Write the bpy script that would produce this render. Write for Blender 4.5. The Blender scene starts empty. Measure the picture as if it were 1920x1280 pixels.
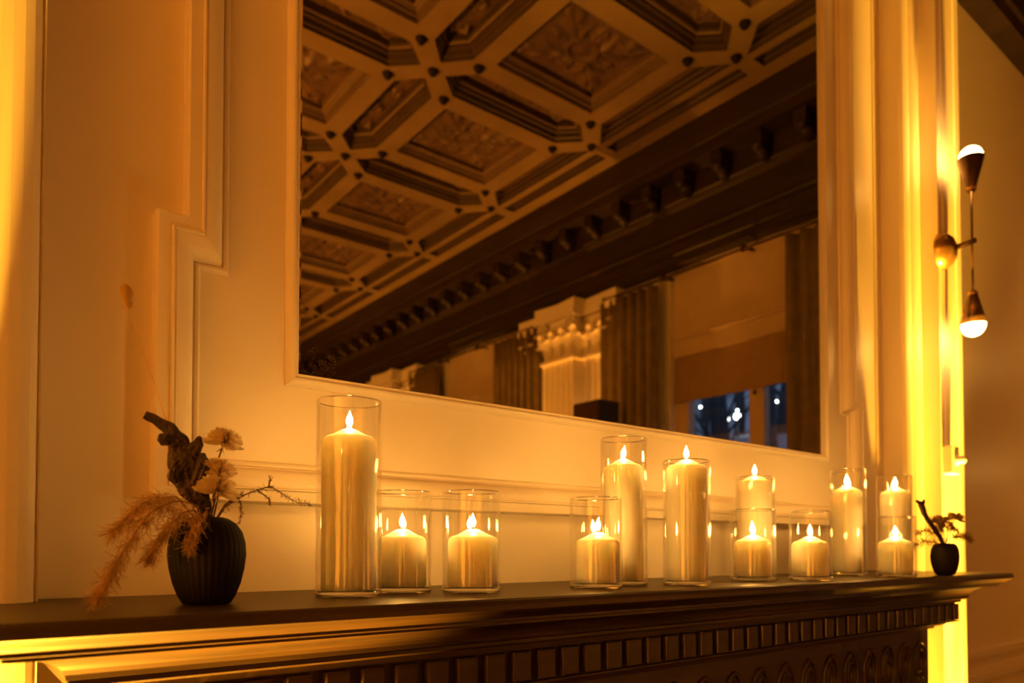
import bpy, bmesh, math, random
from mathutils import Vector, Matrix, noise

rng = random.Random(7)
PI = math.pi
sc = bpy.context.scene
col = sc.collection
CZ = 1.30                      # eye height above the floor; heights below are given relative to it

# ------------------------------------------------------------------ camera, world, exposure
cam_d = bpy.data.cameras.new('camera')
cam = bpy.data.objects.new('camera', cam_d)
col.objects.link(cam)
cam.location = (0, 0, CZ)
cam.rotation_euler = (PI / 2 + math.radians(1.422), 0, -math.radians(38.256))
cam_d.sensor_width = 36
cam_d.lens = 25.79
cam_d.shift_y = 0.1865
cam_d.clip_start = 0.02
cam_d.dof.use_dof = True
cam_d.dof.focus_distance = 1.22
cam_d.dof.aperture_fstop = 3.4
sc.camera = cam

world = bpy.data.worlds.new('dusk')
sc.world = world
world.use_nodes = True
bg = world.node_tree.nodes['Background']
bg.inputs[0].default_value = (0.50, 0.66, 1.0, 1)
bg.inputs[1].default_value = 0.27

sc.view_settings.view_transform = 'Standard'
sc.view_settings.look = 'None'
sc.view_settings.gamma = 1
sc.view_settings.use_curve_mapping = False
sc.view_settings.exposure = 0.34
sc.cycles.use_denoising = True
sc.cycles.max_bounces = 10
sc.cycles.diffuse_bounces = 5
sc.cycles.glossy_bounces = 6
sc.cycles.transmission_bounces = 8
sc.cycles.transparent_max_bounces = 40
sc.cycles.sample_clamp_indirect = 6.0
sc.cycles.caustics_reflective = False
sc.cycles.caustics_refractive = False

FLAME_COL = (1.0, 0.47, 0.085)
LAMP_COL = (1.0, 0.44, 0.030)
ROOM_COL = (1.0, 0.35, 0.030)
ROOM_W = 1400.0
FLAME_L = 330.0
BULB_L = 60.0
UP_W = 500.0

# ------------------------------------------------------------------ materials
def nt(name):
    m = bpy.data.materials.new(name)
    m.use_nodes = True
    t = m.node_tree
    return m, t, t.nodes['Principled BSDF']

def paint(name, c, rough=0.5, var=0.06, scale=6.0, bump=0.0, bscale=60.0, spec=0.5, coords='Object'):
    m, t, p = nt(name)
    tc = t.nodes.new('ShaderNodeTexCoord')
    n = t.nodes.new('ShaderNodeTexNoise')
    n.inputs['Scale'].default_value = scale
    n.inputs['Detail'].default_value = 5
    t.links.new(tc.outputs[coords], n.inputs['Vector'])
    r = t.nodes.new('ShaderNodeValToRGB')
    r.color_ramp.elements[0].position = 0.3
    r.color_ramp.elements[1].position = 0.7
    r.color_ramp.elements[0].color = (*[x * (1 - var) for x in c], 1)
    r.color_ramp.elements[1].color = (*[min(1, x * (1 + var)) for x in c], 1)
    t.links.new(n.outputs['Fac'], r.inputs[0])
    t.links.new(r.outputs[0], p.inputs['Base Color'])
    p.inputs['Roughness'].default_value = rough
    p.inputs['Specular IOR Level'].default_value = spec
    if bump:
        n2 = t.nodes.new('ShaderNodeTexNoise')
        n2.inputs['Scale'].default_value = bscale
        n2.inputs['Detail'].default_value = 4
        t.links.new(tc.outputs[coords], n2.inputs['Vector'])
        b = t.nodes.new('ShaderNodeBump')
        b.inputs['Strength'].default_value = bump
        b.inputs['Distance'].default_value = 0.01
        t.links.new(n2.outputs['Fac'], b.inputs['Height'])
        t.links.new(b.outputs[0], p.inputs['Normal'])
    return m

def wood(name, c0, c1, rough=0.35, stretch=(1, 14, 14), scale=3.0, bump=0.08, spec=0.5):
    m, t, p = nt(name)
    tc = t.nodes.new('ShaderNodeTexCoord')
    mp = t.nodes.new('ShaderNodeMapping')
    mp.inputs['Scale'].default_value = stretch
    n = t.nodes.new('ShaderNodeTexNoise')
    n.inputs['Scale'].default_value = scale
    n.inputs['Detail'].default_value = 6
    n.inputs['Distortion'].default_value = 0.6
    r = t.nodes.new('ShaderNodeValToRGB')
    r.color_ramp.elements[0].position = 0.32
    r.color_ramp.elements[1].position = 0.7
    r.color_ramp.elements[0].color = (*c0, 1)
    r.color_ramp.elements[1].color = (*c1, 1)
    b = t.nodes.new('ShaderNodeBump')
    b.inputs['Strength'].default_value = bump
    b.inputs['Distance'].default_value = 0.004
    t.links.new(tc.outputs['Object'], mp.inputs[0])
    t.links.new(mp.outputs[0], n.inputs['Vector'])
    t.links.new(n.outputs['Fac'], r.inputs[0])
    t.links.new(r.outputs[0], p.inputs['Base Color'])
    t.links.new(n.outputs['Fac'], b.inputs['Height'])
    t.links.new(b.outputs[0], p.inputs['Normal'])
    p.inputs['Roughness'].default_value = rough
    p.inputs['Specular IOR Level'].default_value = spec
    return m

def emit(name, c, s):
    m = bpy.data.materials.new(name)
    m.use_nodes = True
    t = m.node_tree
    t.nodes.clear()
    o = t.nodes.new('ShaderNodeOutputMaterial')
    e = t.nodes.new('ShaderNodeEmission')
    e.inputs[0].default_value = (*c, 1)
    e.inputs[1].default_value = s
    t.links.new(e.outputs[0], o.inputs[0])
    return m

def thin_glass(name, tint=(0.985, 0.985, 0.98), rough=0.0, base=0.04):
    """a sheet of clear glass: what is behind shows straight through, the sheet mirrors more at grazing angles"""
    m = bpy.data.materials.new(name)
    m.use_nodes = True
    t = m.node_tree
    t.nodes.clear()
    o = t.nodes.new('ShaderNodeOutputMaterial')
    tr = t.nodes.new('ShaderNodeBsdfTransparent')
    tr.inputs[0].default_value = (*tint, 1)
    gl = t.nodes.new('ShaderNodeBsdfGlossy')
    gl.inputs['Roughness'].default_value = rough
    gl.inputs['Color'].default_value = (1, 1, 1, 1)
    lw = t.nodes.new('ShaderNodeLayerWeight')
    lw.inputs[0].default_value = 0.5
    pw = t.nodes.new('ShaderNodeMath'); pw.operation = 'POWER'
    pw.inputs[1].default_value = 4.0
    ma = t.nodes.new('ShaderNodeMath'); ma.operation = 'MULTIPLY_ADD'
    ma.inputs[1].default_value = 0.9 - base
    ma.inputs[2].default_value = base
    mx = t.nodes.new('ShaderNodeMixShader')
    t.links.new(lw.outputs['Facing'], pw.inputs[0])
    t.links.new(pw.outputs[0], ma.inputs[0])
    t.links.new(ma.outputs[0], mx.inputs[0])
    t.links.new(tr.outputs[0], mx.inputs[1])
    t.links.new(gl.outputs[0], mx.inputs[2])
    t.links.new(mx.outputs[0], o.inputs[0])
    return m

M = {}
M['cream'] = paint('cream_wall_paint', (0.85, 0.765, 0.645), 0.42, 0.02, 2.0, 0.03, 25, 0.4)
M['trim'] = paint('cream_trim_paint', (0.85, 0.765, 0.645), 0.46, 0.02, 3.0, 0.02, 30, 0.35)
M['mantel'] = wood('black_brown_mantel_wood', (0.019, 0.010, 0.005), (0.048, 0.026, 0.012), 0.38, (1, 18, 18), 3.0, 0.05, 0.35)
M['mantel_top'] = wood('mantel_shelf_wood', (0.022, 0.012, 0.006), (0.045, 0.025, 0.012), 0.42, (1, 18, 18), 3.0, 0.04, 0.45)
M['frieze_wood'] = wood('dark_oak_cornice', (0.014, 0.008, 0.004), (0.032, 0.017, 0.008), 0.5, (14, 1, 14), 2.0, 0.1, 0.35)
M['beam'] = paint('ochre_beam_paint', (0.215, 0.142, 0.066), 0.55, 0.12, 3.0, 0.05, 20, 0.3)
M['coffer_dark'] = paint('dark_coffer_moulding', (0.052, 0.030, 0.015), 0.5, 0.2, 4.0)
M['coffer_brown'] = paint('brown_coffer_moulding', (0.10, 0.058, 0.027), 0.5, 0.2, 4.0)
M['carving'] = paint('carved_brown_panel', (0.105, 0.057, 0.025), 0.5, 0.3, 5.0, 0.1, 30)
M['bead'] = paint('gilded_bead', (0.16, 0.098, 0.044), 0.45, 0.15, 5.0)
M['boss'] = paint('dark_bronze_boss', (0.012, 0.007, 0.004), 0.75, 0.2, 8.0, spec=0.15)
M['floor'] = wood('oak_floor', (0.10, 0.055, 0.028), (0.17, 0.10, 0.05), 0.35, (12, 1, 12), 2.0, 0.05)
M['curtain'] = paint('olive_brown_curtain', (0.20, 0.145, 0.075), 0.85, 0.15, 10, 0.2, 200, 0.1)
M['blind'] = paint('ochre_roller_blind', (0.36, 0.24, 0.11), 0.8, 0.05, 10, 0.05, 300, 0.1)
M['panelcream'] = paint('cream_blind_panel', (0.60, 0.47, 0.32), 0.6, 0.05, 4)
M['metal_dark'] = paint('dark_bronze_metal', (0.10, 0.055, 0.028), 0.32, 0.15, 20)
M['metal_dark'].node_tree.nodes['Principled BSDF'].inputs['Metallic'].default_value = 0.8
M['brass'] = paint('aged_brass', (0.42, 0.25, 0.09), 0.30, 0.12, 20)
M['brass'].node_tree.nodes['Principled BSDF'].inputs['Metallic'].default_value = 0.9
M['bulb'] = emit('opal_bulb_glow', (1.0, 0.46, 0.09), BULB_L)
M['flame'] = emit('candle_flame', FLAME_COL, FLAME_L)
M['lens'] = emit('uplight_lens', LAMP_COL, 8.0)
M['black'] = paint('black_box', (0.02, 0.016, 0.012), 0.55, 0.1, 10)
M['soot'] = paint('sooty_brick', (0.02, 0.014, 0.01), 0.9, 0.3, 10)
M['ceramic'] = paint('matt_black_ceramic', (0.0055, 0.0038, 0.003), 0.6, 0.2, 30, 0.1, 300, 0.14)
def papery(name, c, tr=0.5, var=.15):
    m_ = paint(name, c, .7, var, 60)
    t_ = m_.node_tree
    p_ = t_.nodes['Principled BSDF']
    tl = t_.nodes.new('ShaderNodeBsdfTranslucent')
    ramp = [n_ for n_ in t_.nodes if n_.type == 'VALTORGB'][0]
    t_.links.new(ramp.outputs[0], tl.inputs[0])
    mx_ = t_.nodes.new('ShaderNodeMixShader'); mx_.inputs[0].default_value = tr
    t_.links.new(p_.outputs[0], mx_.inputs[1]); t_.links.new(tl.outputs[0], mx_.inputs[2])
    t_.links.new(mx_.outputs[0], t_.nodes['Material Output'].inputs[0])
    return m_
M['rim'] = thin_glass('polished_glass_rim', base=0.50)
M['glass'] = thin_glass('clear_vase_glass', base=0.055)
M['pane'] = thin_glass('window_glass', (0.9, 0.95, 1.0), base=0.04)
m, t, p = nt('solid_clear_glass')
p.inputs['Transmission Weight'].default_value = 1.0
p.inputs['Roughness'].default_value = 0.02
p.inputs['IOR'].default_value = 1.45
p.inputs['Base Color'].default_value = (0.95, 0.97, 0.95, 1)
M['glass_solid'] = m
m, t, p = nt('ivory_wax')
p.inputs['Base Color'].default_value = (0.95, 0.89, 0.79, 1)
p.inputs['Subsurface Weight'].default_value = 1.0
p.inputs['Subsurface Radius'].default_value = (1.0, 0.86, 0.70)
p.inputs['Subsurface Scale'].default_value = 0.045
p.inputs['Roughness'].default_value = 0.45
p.inputs['Specular IOR Level'].default_value = 0.3
M['wax'] = m
M['wick'] = paint('charred_wick', (0.02, 0.015, 0.01), 0.9)
M['bark'] = paint('dark_dry_bark', (0.038, 0.020, 0.011), 0.6, 0.5, 60, 0.8, 120)
M['stem'] = paint('dry_brown_stem', (0.10, 0.055, 0.025), 0.7, 0.3, 40)
M['petal'] = papery('papery_cream_petal', (0.90, 0.78, 0.58), .45)
M['petal_dark'] = papery('dry_tan_petal', (0.50, 0.34, 0.17), .4)
M['plume'] = papery('tan_pampas', (0.56, 0.37, 0.17), .30, .35)
M['fern'] = paint('dry_brown_fern', (0.26, 0.15, 0.06), 0.7, 0.3, 40)
M['tail'] = papery('bunny_tail_tan', (0.80, 0.62, 0.26), .25)
M['white_plastic'] = paint('white_plastic', (0.78, 0.72, 0.62), 0.4, 0.03, 10)
M['snow'] = paint('dusk_snow_and_scrub', (0.34, 0.35, 0.37), 0.8, 0.9, 0.4)
M['asphalt'] = paint('dark_wet_ground', (0.10, 0.11, 0.13), 0.6, 0.3, 0.5)
M['trunk'] = paint('dark_tree_bark', (0.06, 0.06, 0.065), 0.9, 0.3, 3)
M['street'] = emit('street_lamp_glow', (1.0, 0.97, 0.85), 14.0)
M['tissue'] = paint('dark_steel_post', (0.05, 0.05, 0.055), 0.5)

# mirror: silver with foxing specks near its lower left corner
m, t, p = nt('old_silver_mirror')
p.inputs['Metallic'].default_value = 1.0
p.inputs['Roughness'].default_value = 0.0
p.inputs['Base Color'].default_value = (0.93, 0.93, 0.91, 1)
tc = t.nodes.new('ShaderNodeTexCoord')
vo = t.nodes.new('ShaderNodeTexVoronoi')
vo.inputs['Scale'].default_value = 330
t.links.new(tc.outputs['Object'], vo.inputs['Vector'])
lt = t.nodes.new('ShaderNodeMath'); lt.operation = 'LESS_THAN'; lt.inputs[1].default_value = 0.20
t.links.new(vo.outputs['Distance'], lt.inputs[0])
ds = t.nodes.new('ShaderNodeVectorMath'); ds.operation = 'DISTANCE'
ds.inputs[1].default_value = (0.565, 1.268, CZ + 0.335)
t.links.new(tc.outputs['Object'], ds.inputs[0])
nz = t.nodes.new('ShaderNodeTexNoise'); nz.inputs['Scale'].default_value = 38
t.links.new(tc.outputs['Object'], nz.inputs['Vector'])
mr = t.nodes.new('ShaderNodeMapRange')
mr.inputs['From Min'].default_value = 0.02; mr.inputs['From Max'].default_value = 0.085
mr.inputs['To Min'].default_value = 0.66; mr.inputs['To Max'].default_value = 0.0
t.links.new(ds.outputs['Value'], mr.inputs['Value'])
ad = t.nodes.new('ShaderNodeMath'); ad.operation = 'LESS_THAN'
t.links.new(nz.outputs['Fac'], ad.inputs[0]); t.links.new(mr.outputs[0], ad.inputs[1])
mu = t.nodes.new('ShaderNodeMath'); mu.operation = 'MULTIPLY'
t.links.new(lt.outputs[0], mu.inputs[0]); t.links.new(ad.outputs[0], mu.inputs[1])
df = t.nodes.new('ShaderNodeBsdfDiffuse'); df.inputs[0].default_value = (0.22, 0.18, 0.13, 1)
mx = t.nodes.new('ShaderNodeMixShader')
t.links.new(mu.outputs[0], mx.inputs[0])
t.links.new(p.outputs[0], mx.inputs[1]); t.links.new(df.outputs[0], mx.inputs[2])
t.links.new(mx.outputs[0], t.nodes['Material Output'].inputs[0])
M['mirror'] = m

# ------------------------------------------------------------------ mesh helpers
class MB:
    def __init__(s):
        s.v = []; s.f = []; s.smooth = []
    def add(s, vs, fs, smooth=False):
        b = len(s.v)
        s.v += [tuple(x) for x in vs]
        s.f += [tuple(b + i for i in f) for f in fs]
        s.smooth += [smooth] * len(fs)
        return s
    def box(s, x0, x1, y0, y1, z0, z1):
        vs = [(x, y, z) for z in (z0, z1) for y in (y0, y1) for x in (x0, x1)]
        return s.add(vs, [(0, 2, 3, 1), (4, 5, 7, 6), (0, 1, 5, 4), (1, 3, 7, 5), (3, 2, 6, 7), (2, 0, 4, 6)])
    def bbox(s, x0, x1, y0, y1, z0, z1, b):
        """box with chamfered vertical and top/bottom edges"""
        bm = bmesh.new()
        bmesh.ops.create_cube(bm, size=1.0)
        for v in bm.verts:
            v.co = Vector((x0 + (v.co.x + .5) * (x1 - x0), y0 + (v.co.y + .5) * (y1 - y0), z0 + (v.co.z + .5) * (z1 - z0)))
        bmesh.ops.bevel(bm, geom=bm.edges[:], offset=b, segments=2, profile=0.5, affect='EDGES')
        bm.verts.index_update()
        s.add([v.co[:] for v in bm.verts], [[v.index for v in f.verts] for f in bm.faces])
        bm.free()
        return s
    def lathe(s, prof, n=32, c=(0, 0, 0), smooth=True, rib=0, ribamp=0.0):
        """profile of (radius, z) about a vertical axis"""
        vs = []; fs = []; rings = []
        for r, z in prof:
            if r < 1e-6:
                rings.append([len(vs)]); vs.append((c[0], c[1], c[2] + z))
            else:
                ring = []
                for i in range(n):
                    a = 2 * PI * i / n
                    rr = r * (1 + (ribamp * (abs(math.cos(a * rib / 2)) ** 0.6 - 0.7) if rib else 0))
                    ring.append(len(vs)); vs.append((c[0] + rr * math.cos(a), c[1] + rr * math.sin(a), c[2] + z))
                rings.append(ring)
        for A, B in zip(rings, rings[1:]):
            if len(A) == 1 and len(B) == 1: continue
            for i in range(n):
                j = (i + 1) % n
                if len(A) == 1: fs.append((A[0], B[j], B[i]))
                elif len(B) == 1: fs.append((A[i], A[j], B[0]))
                else: fs.append((A[i], A[j], B[j], B[i]))
        return s.add(vs, fs, smooth)
    def tube(s, pts, rad, n=8, cap=True, smooth=True):
        pts = [Vector(p) for p in pts]
        if not hasattr(rad, '__len__'): rad = [rad] * len(pts)
        vs = []; fs = []
        up = Vector((0, 0, 1))
        prev = None
        for i, p in enumerate(pts):
            d = (pts[min(i + 1, len(pts) - 1)] - pts[max(i - 1, 0)]).normalized()
            if prev is None:
                a = d.cross(up if abs(d.z) < 0.9 else Vector((1, 0, 0))).normalized()
            else:
                a = (prev - d * prev.dot(d)).normalized()
            prev = a
            b = d.cross(a)
            for k in range(n):
                t_ = 2 * PI * k / n
                vs.append(p + (a * math.cos(t_) + b * math.sin(t_)) * rad[i])
        for i in range(len(pts) - 1):
            for k in range(n):
                k2 = (k + 1) % n
                fs.append((i * n + k, i * n + k2, (i + 1) * n + k2, (i + 1) * n + k))
        if cap:
            fs.append(tuple(range(n - 1, -1, -1)))
            e = (len(pts) - 1) * n
            fs.append(tuple(range(e, e + n)))
        return s.add(vs, fs, smooth)
    def prism(s, poly, z0, z1):
        """extrude a plan polygon (x, y) from z0 to z1"""
        n = len(poly)
        vs = [(x, y, z0) for x, y in poly] + [(x, y, z1) for x, y in poly]
        fs = [(i, (i + 1) % n, n + (i + 1) % n, n + i) for i in range(n)]
        fs += [tuple(range(n - 1, -1, -1)), tuple(range(n, 2 * n))]
        return s.add(vs, fs)
    def sphere(s, c, r, n=12, m_=8, sx=1, sy=1, sz=1, smooth=True):
        prof = [(r * math.sin(PI * i / m_), -r * math.cos(PI * i / m_)) for i in range(m_ + 1)]
        prof[0] = (0, -r); prof[-1] = (0, r)
        b = len(s.v)
        s.lathe(prof, n, (0, 0, 0), smooth)
        for i in range(b, len(s.v)):
            x, y, z = s.v[i]
            s.v[i] = (c[0] + x * sx, c[1] + y * sy, c[2] + z * sz)
        return s
    def mesh(s, name):
        me = bpy.data.meshes.new(name)
        me.from_pydata(s.v, [], s.f)
        bm = bmesh.new(); bm.from_mesh(me)
        bmesh.ops.recalc_face_normals(bm, faces=bm.faces[:])
        bm.to_mesh(me); bm.free()
        me.polygons.foreach_set('use_smooth', s.smooth)
        me.update()
        return me
    def build(s, name, mat, parent=None, loc=None):
        o = bpy.data.objects.new(name, s.mesh(name))
        o.data.materials.append(mat)
        col.objects.link(o)
        if parent: o.parent = parent
        if loc: o.location = loc
        return o

def inst(name, me, loc=(0, 0, 0), parent=None, rz=0.0):
    o = bpy.data.objects.new(name, me)
    o.location = loc
    o.rotation_euler = (0, 0, rz)
    col.objects.link(o)
    if parent: o.parent = parent
    return o

def mesh_of(mb, name, mat):
    me = mb.mesh(name)
    me.materials.append(mat)
    return me

def tag(o, label=None, cat=None, group=None, kind=None):
    if label: o['label'] = label
    if cat: o['category'] = cat
    if group: o['group'] = group
    if kind: o['kind'] = kind
    return o

def thing(name, loc, label, cat, group=None, rz=0.0):
    o = bpy.data.objects.new(name, None)
    o.empty_display_size = 0.05
    o.location = loc
    o.rotation_euler = (0, 0, rz)
    col.objects.link(o)
    return tag(o, label, cat, group)

def copy_tree(o, parent=None):
    c = o.copy(); col.objects.link(c)
    if parent: c.parent = parent
    for ch in list(o.children):
        copy_tree(ch, c)
    return c

def offset_poly(poly, d):
    """move each edge of a counter-clockwise polygon inward by d"""
    n = len(poly); out = []
    for i in range(n):
        p0 = Vector(poly[i - 1]); p1 = Vector(poly[i]); p2 = Vector(poly[(i + 1) % n])
        e1 = (p1 - p0).normalized(); e2 = (p2 - p1).normalized()
        n1 = Vector((-e1.y, e1.x)); n2 = Vector((-e2.y, e2.x))
        k = 1 + n1.dot(n2)
        out.append(tuple(p1 + (n1 + n2) * (d / k)))
    return out

# ------------------------------------------------------------------ main dimensions (metres, heights relative to CZ)
YW = 1.275          # face of the chimney breast above the mantel
YP = 1.197          # front of its pilasters
YB = 1.426          # wall on both sides of the breast
XW = 5.60           # window wall
XL = -2.80
YF = -12.5
ZC = 3.80           # lower face of the ceiling beams
ZF = -CZ
ZM = -0.0708        # top of the mantel shelf
CX = 1.415          # middle of the mirror
def H(z): return CZ + z

# ------------------------------------------------------------------ setting: floor, walls
tag(MB().box(XL - .3, XW + .35, YF - .3, YB + .3, -0.1, 0).build('floor', M['floor']), 'dark oak floor of the hall', None, kind='structure')
tag(MB().box(XL - .3, XL, YF - .3, YB + .3, 0, H(4.1)).build('wall_left', M['cream']), 'cream painted side wall of the hall', None, kind='structure')
tag(MB().box(XL, XW, YF - .3, YF, 0, H(4.1)).build('wall_front', M['cream']), 'cream painted far end wall of the hall', None, kind='structure')
wall_back = tag(MB().box(XL, XW, YB, YB + .3, 0, H(4.1)).build('wall_back', M['cream']), 'plain cream wall beside the chimney breast', None, kind='structure')
mb = MB()
for z0, z1, d in ((-.64, -.60, .018), (-.60, -.575, .010), (-.525, -.485, .020)):
    mb.bbox(3.14, XW - .02, YB - d, YB + .002, H(z0), H(z1), .004)
mb.build('chair_rail', M['trim'], wall_back)

# window wall with three openings
WIN_C = [2.55 - (3.74 + 3.94 * k) for k in range(3)]       # middle of each window along y
WHW = 0.89
WZ0, WZ1 = -0.70, 2.70
mb = MB()
edges = [YB]
for c in WIN_C: edges += [c + WHW, c - WHW]
edges.append(YF)
for i in range(0, len(edges), 2):
    mb.box(XW, XW + .35, edges[i + 1], edges[i], 0, H(4.1))
for c in WIN_C:
    mb.box(XW, XW + .35, c - WHW, c + WHW, 0, H(WZ0))
    mb.box(XW, XW + .35, c - WHW, c + WHW, H(WZ1), H(4.1))
wall_right = tag(mb.build('wall_right', M['cream']), 'cream window wall of the hall seen in the mirror', None, kind='structure')

# chimney breast
mb = MB().box(-.50, 3.10, YW, YB + .01, 0, H(4.0))
breast = tag(mb.build('wall_chimney', M['cream']), 'cream panelled chimney breast behind the mantel', None, kind='structure')
def pilaster_plan(sign, x0):
    """plan of a moulded pilaster; x grows away from the mirror when sign is 1"""
    pts = [(0, YW + .005)]
    pts += [(0.0, YP + .012)]
    for cx_, r in ((0.040, 0.036), (0.122, 0.036)):
        for i in range(9):
            a = PI - PI * i / 8
            pts.append((cx_ + r * math.cos(a), YP + .016 - .022 * math.sin(a)))
        pts.append((cx_ + .041, YP + .030))
    pts[-1] = (.166, YP + .022)
    pts += [(.166, 1.1425), (.200, 1.1425), (.203, 1.137), (.225, 1.137), (.228, 1.1425), (.318, 1.1425), (.321, 1.137), (.343, 1.137), (.346, 1.1425), (.374, 1.1425), (.374, YW + .005)]
    return [(x0 + sign * x, y) for x, y in pts]
for sign, x0 in ((1, 2.76), (-1, 0.115)):
    MB().prism(pilaster_plan(sign, x0), 0, H(2.75)).build('pilaster', M['trim'], breast)

# mitred mouldings laid on the breast
def ring_moulding(path, prof, y0):
    """sweep a profile (inward offset, height proud of y0) round a closed path of (x, z) points, counter-clockwise"""
    m_ = MB(); rings = []
    vs = []
    for d, h in prof:
        pl = offset_poly(path, d)
        rings.append([len(vs) + i for i in range(len(pl))])
        vs += [(x, y0 - h, z) for x, z in pl]
    n = len(path); fs = []
    for A, B in zip(rings, rings[1:]):
        for i in range(n):
            j = (i + 1) % n
            fs.append((A[i], A[j], B[j], B[i]))
    return m_.add(vs, fs)
ear = [(.269, H(.081)), (2.561, H(.081)), (2.561, H(.542)), (2.516, H(.542)), (2.516, H(2.45)), (.314, H(2.45)), (.314, H(.542)), (.269, H(.542))]
prof = [(0, -.002), (0, .020), (.003, .024), (.022, .024), (.0235, .027), (.026, .027), (.0275, .024)]
for i in range(9):
    a = i / 8 * PI / 2
    prof.append((.030 + .030 * math.sin(a), .006 + .019 * math.cos(a)))
prof += [(.0615, .0015), (.064, .0015)]
for i in range(5):
    a = PI * i / 4
    prof.append((.069 - .005 * math.cos(a), .001 + .005 * math.sin(a)))
prof += [(.075, -.002)]
ring_moulding(ear, [(d_, h_ * 1.3) for d_, h_ in prof], YW).build('eared_panel_moulding', M['trim'], breast)
# thin edge strip standing between pilaster and panel
MB().bbox(2.70, 2.735, YW - .004, YW + .01, H(ZM) + .004, H(2.75), .002).build('corner_strip', M['trim'], breast)

# ------------------------------------------------------------------ mirror
mir = thing('wall_mirror', (CX, YW, H(.295)), 'large mirror in a thin cream moulded frame above the mantel', 'mirror')
mx0, mx1, mz0, mz1 = .487, 2.345, .295, 2.32
path = [(mx0 - CX, 0), (mx1 - CX, 0), (mx1 - CX, mz1 - mz0), (mx0 - CX, mz1 - mz0)]
fprof = [(0, .0005), (0, .005), (.002, .010), (.005, .015), (.0085, .018), (.0115, .0188), (.0135, .0178), (.0155, .0148), (.017, .0130), (.0185, .0136), (.0200, .0145), (.0212, .0140), (.0222, .0115), (.0225, .004)]
outs = [offset_poly(path, d) for d, h in fprof]
for k in range(4):                         # each side of the frame is a mitred length of moulding
    vs = []; fs = []
    for (d, h), pl in zip(fprof, outs):
        a, b = Vector((pl[k][0], 0, pl[k][1])), Vector((pl[(k + 1) % 4][0], 0, pl[(k + 1) % 4][1]))
        e = (b - a).normalized() * .0004
        vs += [(a.x + e.x, -h, a.z + e.z), (b.x - e.x, -h, b.z - e.z)]
    for i in range(len(fprof) - 1):
        fs.append((2 * i, 2 * i + 1, 2 * i + 3, 2 * i + 2))
    MB().add(vs, fs, False).build('frame_rail', M['trim'], mir)
gx0, gx1, gz0, gz1 = mx0 + .0222, mx1 - .0222, mz0 + .0222, mz1 - .0222
bw = .006; bd = .0004
def rr(d, y): return [(gx0 + d, y, H(gz0)), (gx1 - d, y, H(gz0)), (gx1 - d, y, H(gz1 - d)), (gx0 + d, y, H(gz1 - d))]
yg = YW - .0045
vs = rr(0, yg + bd) + rr(bw, yg) + rr(0, YW - .001)
fs = [(4, 5, 6, 7)] + [(i, (i + 1) % 4, 4 + (i + 1) % 4, 4 + i) for i in range(4)] + [(8 + i, 8 + (i + 1) % 4, (i + 1) % 4, i) for i in range(4)]
g = MB().add(vs, fs).build('mirror_glass', M['mirror'], mir)
g.location = (-CX, -YW, -H(.295))
g['label'] = 'bevelled silver glass with dusty specks in a corner'

# ------------------------------------------------------------------ mantelpiece
FX0, FX1, FY = 0.150, 2.612, 0.985        # frieze ends and face
man = thing('mantelpiece', ((FX0 + FX1) / 2, FY, 0), 'dark wooden mantelpiece with stepped shelf mouldings and dentil frieze', 'mantelpiece')
mo = Vector((-(FX0 + FX1) / 2, -FY, 0))
def u_sweep(prof, name, mat):
    """profile (projection from the frieze, height) carried along the front and mitred back along both ends"""
    vs = []; fs = []
    for o_, z in prof:
        vs += [(FX0 - o_, YP + .0, H(z)), (FX0 - o_, FY - o_, H(z)), (FX1 + o_, FY - o_, H(z)), (FX1 + o_, YP + .0, H(z))]
    for i in range(len(prof) - 1):
        for k in range(3):
            a = 4 * i + k
            fs.append((a, a + 1, a + 5, a + 4))
    e = 4 * (len(prof) - 1)
    fs.append((0, 1, 2, 3)); fs.append((e, e + 1, e + 2, e + 3))
    return MB().add(vs, fs).build(name, mat, man, mo)
def arc(o0, z0, o1, z1, n, concave):
    r = []
    for i in range(n + 1):
        a = i / n * PI / 2
        if concave: r.append((o1 + (o0 - o1) * (1 - math.sin(a)), z0 + (z1 - z0) * (1 - math.cos(a))))
        else: r.append((o1 + (o0 - o1) * math.cos(a), z0 + (z1 - z0) * math.sin(a)))
    return r
shelf = [(.121, ZM), (.1245, ZM - .003), (.127, ZM - .009), (.1270, ZM - .0165), (.125, ZM - .0185)]
sh = u_sweep(shelf, 'shelf', M['mantel_top'])
mb = MB().box(.100, 2.775, YP - .002, YW + .002, H(ZM - .0165), H(ZM)).box(FX0 - .118, FX1 + .118, YP - .003, YP + .034, H(ZM - .0160), H(ZM) - .0005).build('shelf_inset', M['mantel_top'], man, mo)
u_sweep([(.124, -.0893), (.1228, -.0900), (.1175, -.0935), (.1120, -.0968), (.1068, -.1012), (.104, -.1024), (.104, -.1052), (.100, -.1055)], 'ovolo_moulding', M['mantel'])
u_sweep([(.098, -.1055), (.098, -.1075), (.095, -.109), (.095, -.1125), (.090, -.1128)], 'fillet', M['mantel'])
u_sweep([(.090, -.1128)] + arc(.090, -.1135, .032, -.145, 8, True) + [(.030, -.1455)], 'cove_moulding', M['mantel'])
u_sweep([(.028, -.1455), (.030, -.1475), (.030, -.153), (.027, -.156), (.014, -.1565), (.013, -.166), (.0, -.1665)], 'bed_moulding', M['mantel'])
u_sweep([(.0, -.1665), (-.001, -.2255)], 'frieze', M['mantel'])
u_sweep([(.010, -.2256), (.010, -.2285), (-.006, -.2325), (-.020, -.236), (-.022, -.2400), (-.045, -.2440), (-.047, -.252), (-.060, -.253)], 'lower_moulding', M['mantel'])
dm = mesh_of(MB().bbox(-.0195, .0195, -.013, .001, 0, .052, .003), 'dentil', M['mantel'])
dm2 = mesh_of(MB().bbox(-.0025, .013, -.0195, .0195, 0, .052, .003), 'dentil_end', M['mantel'])
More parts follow.
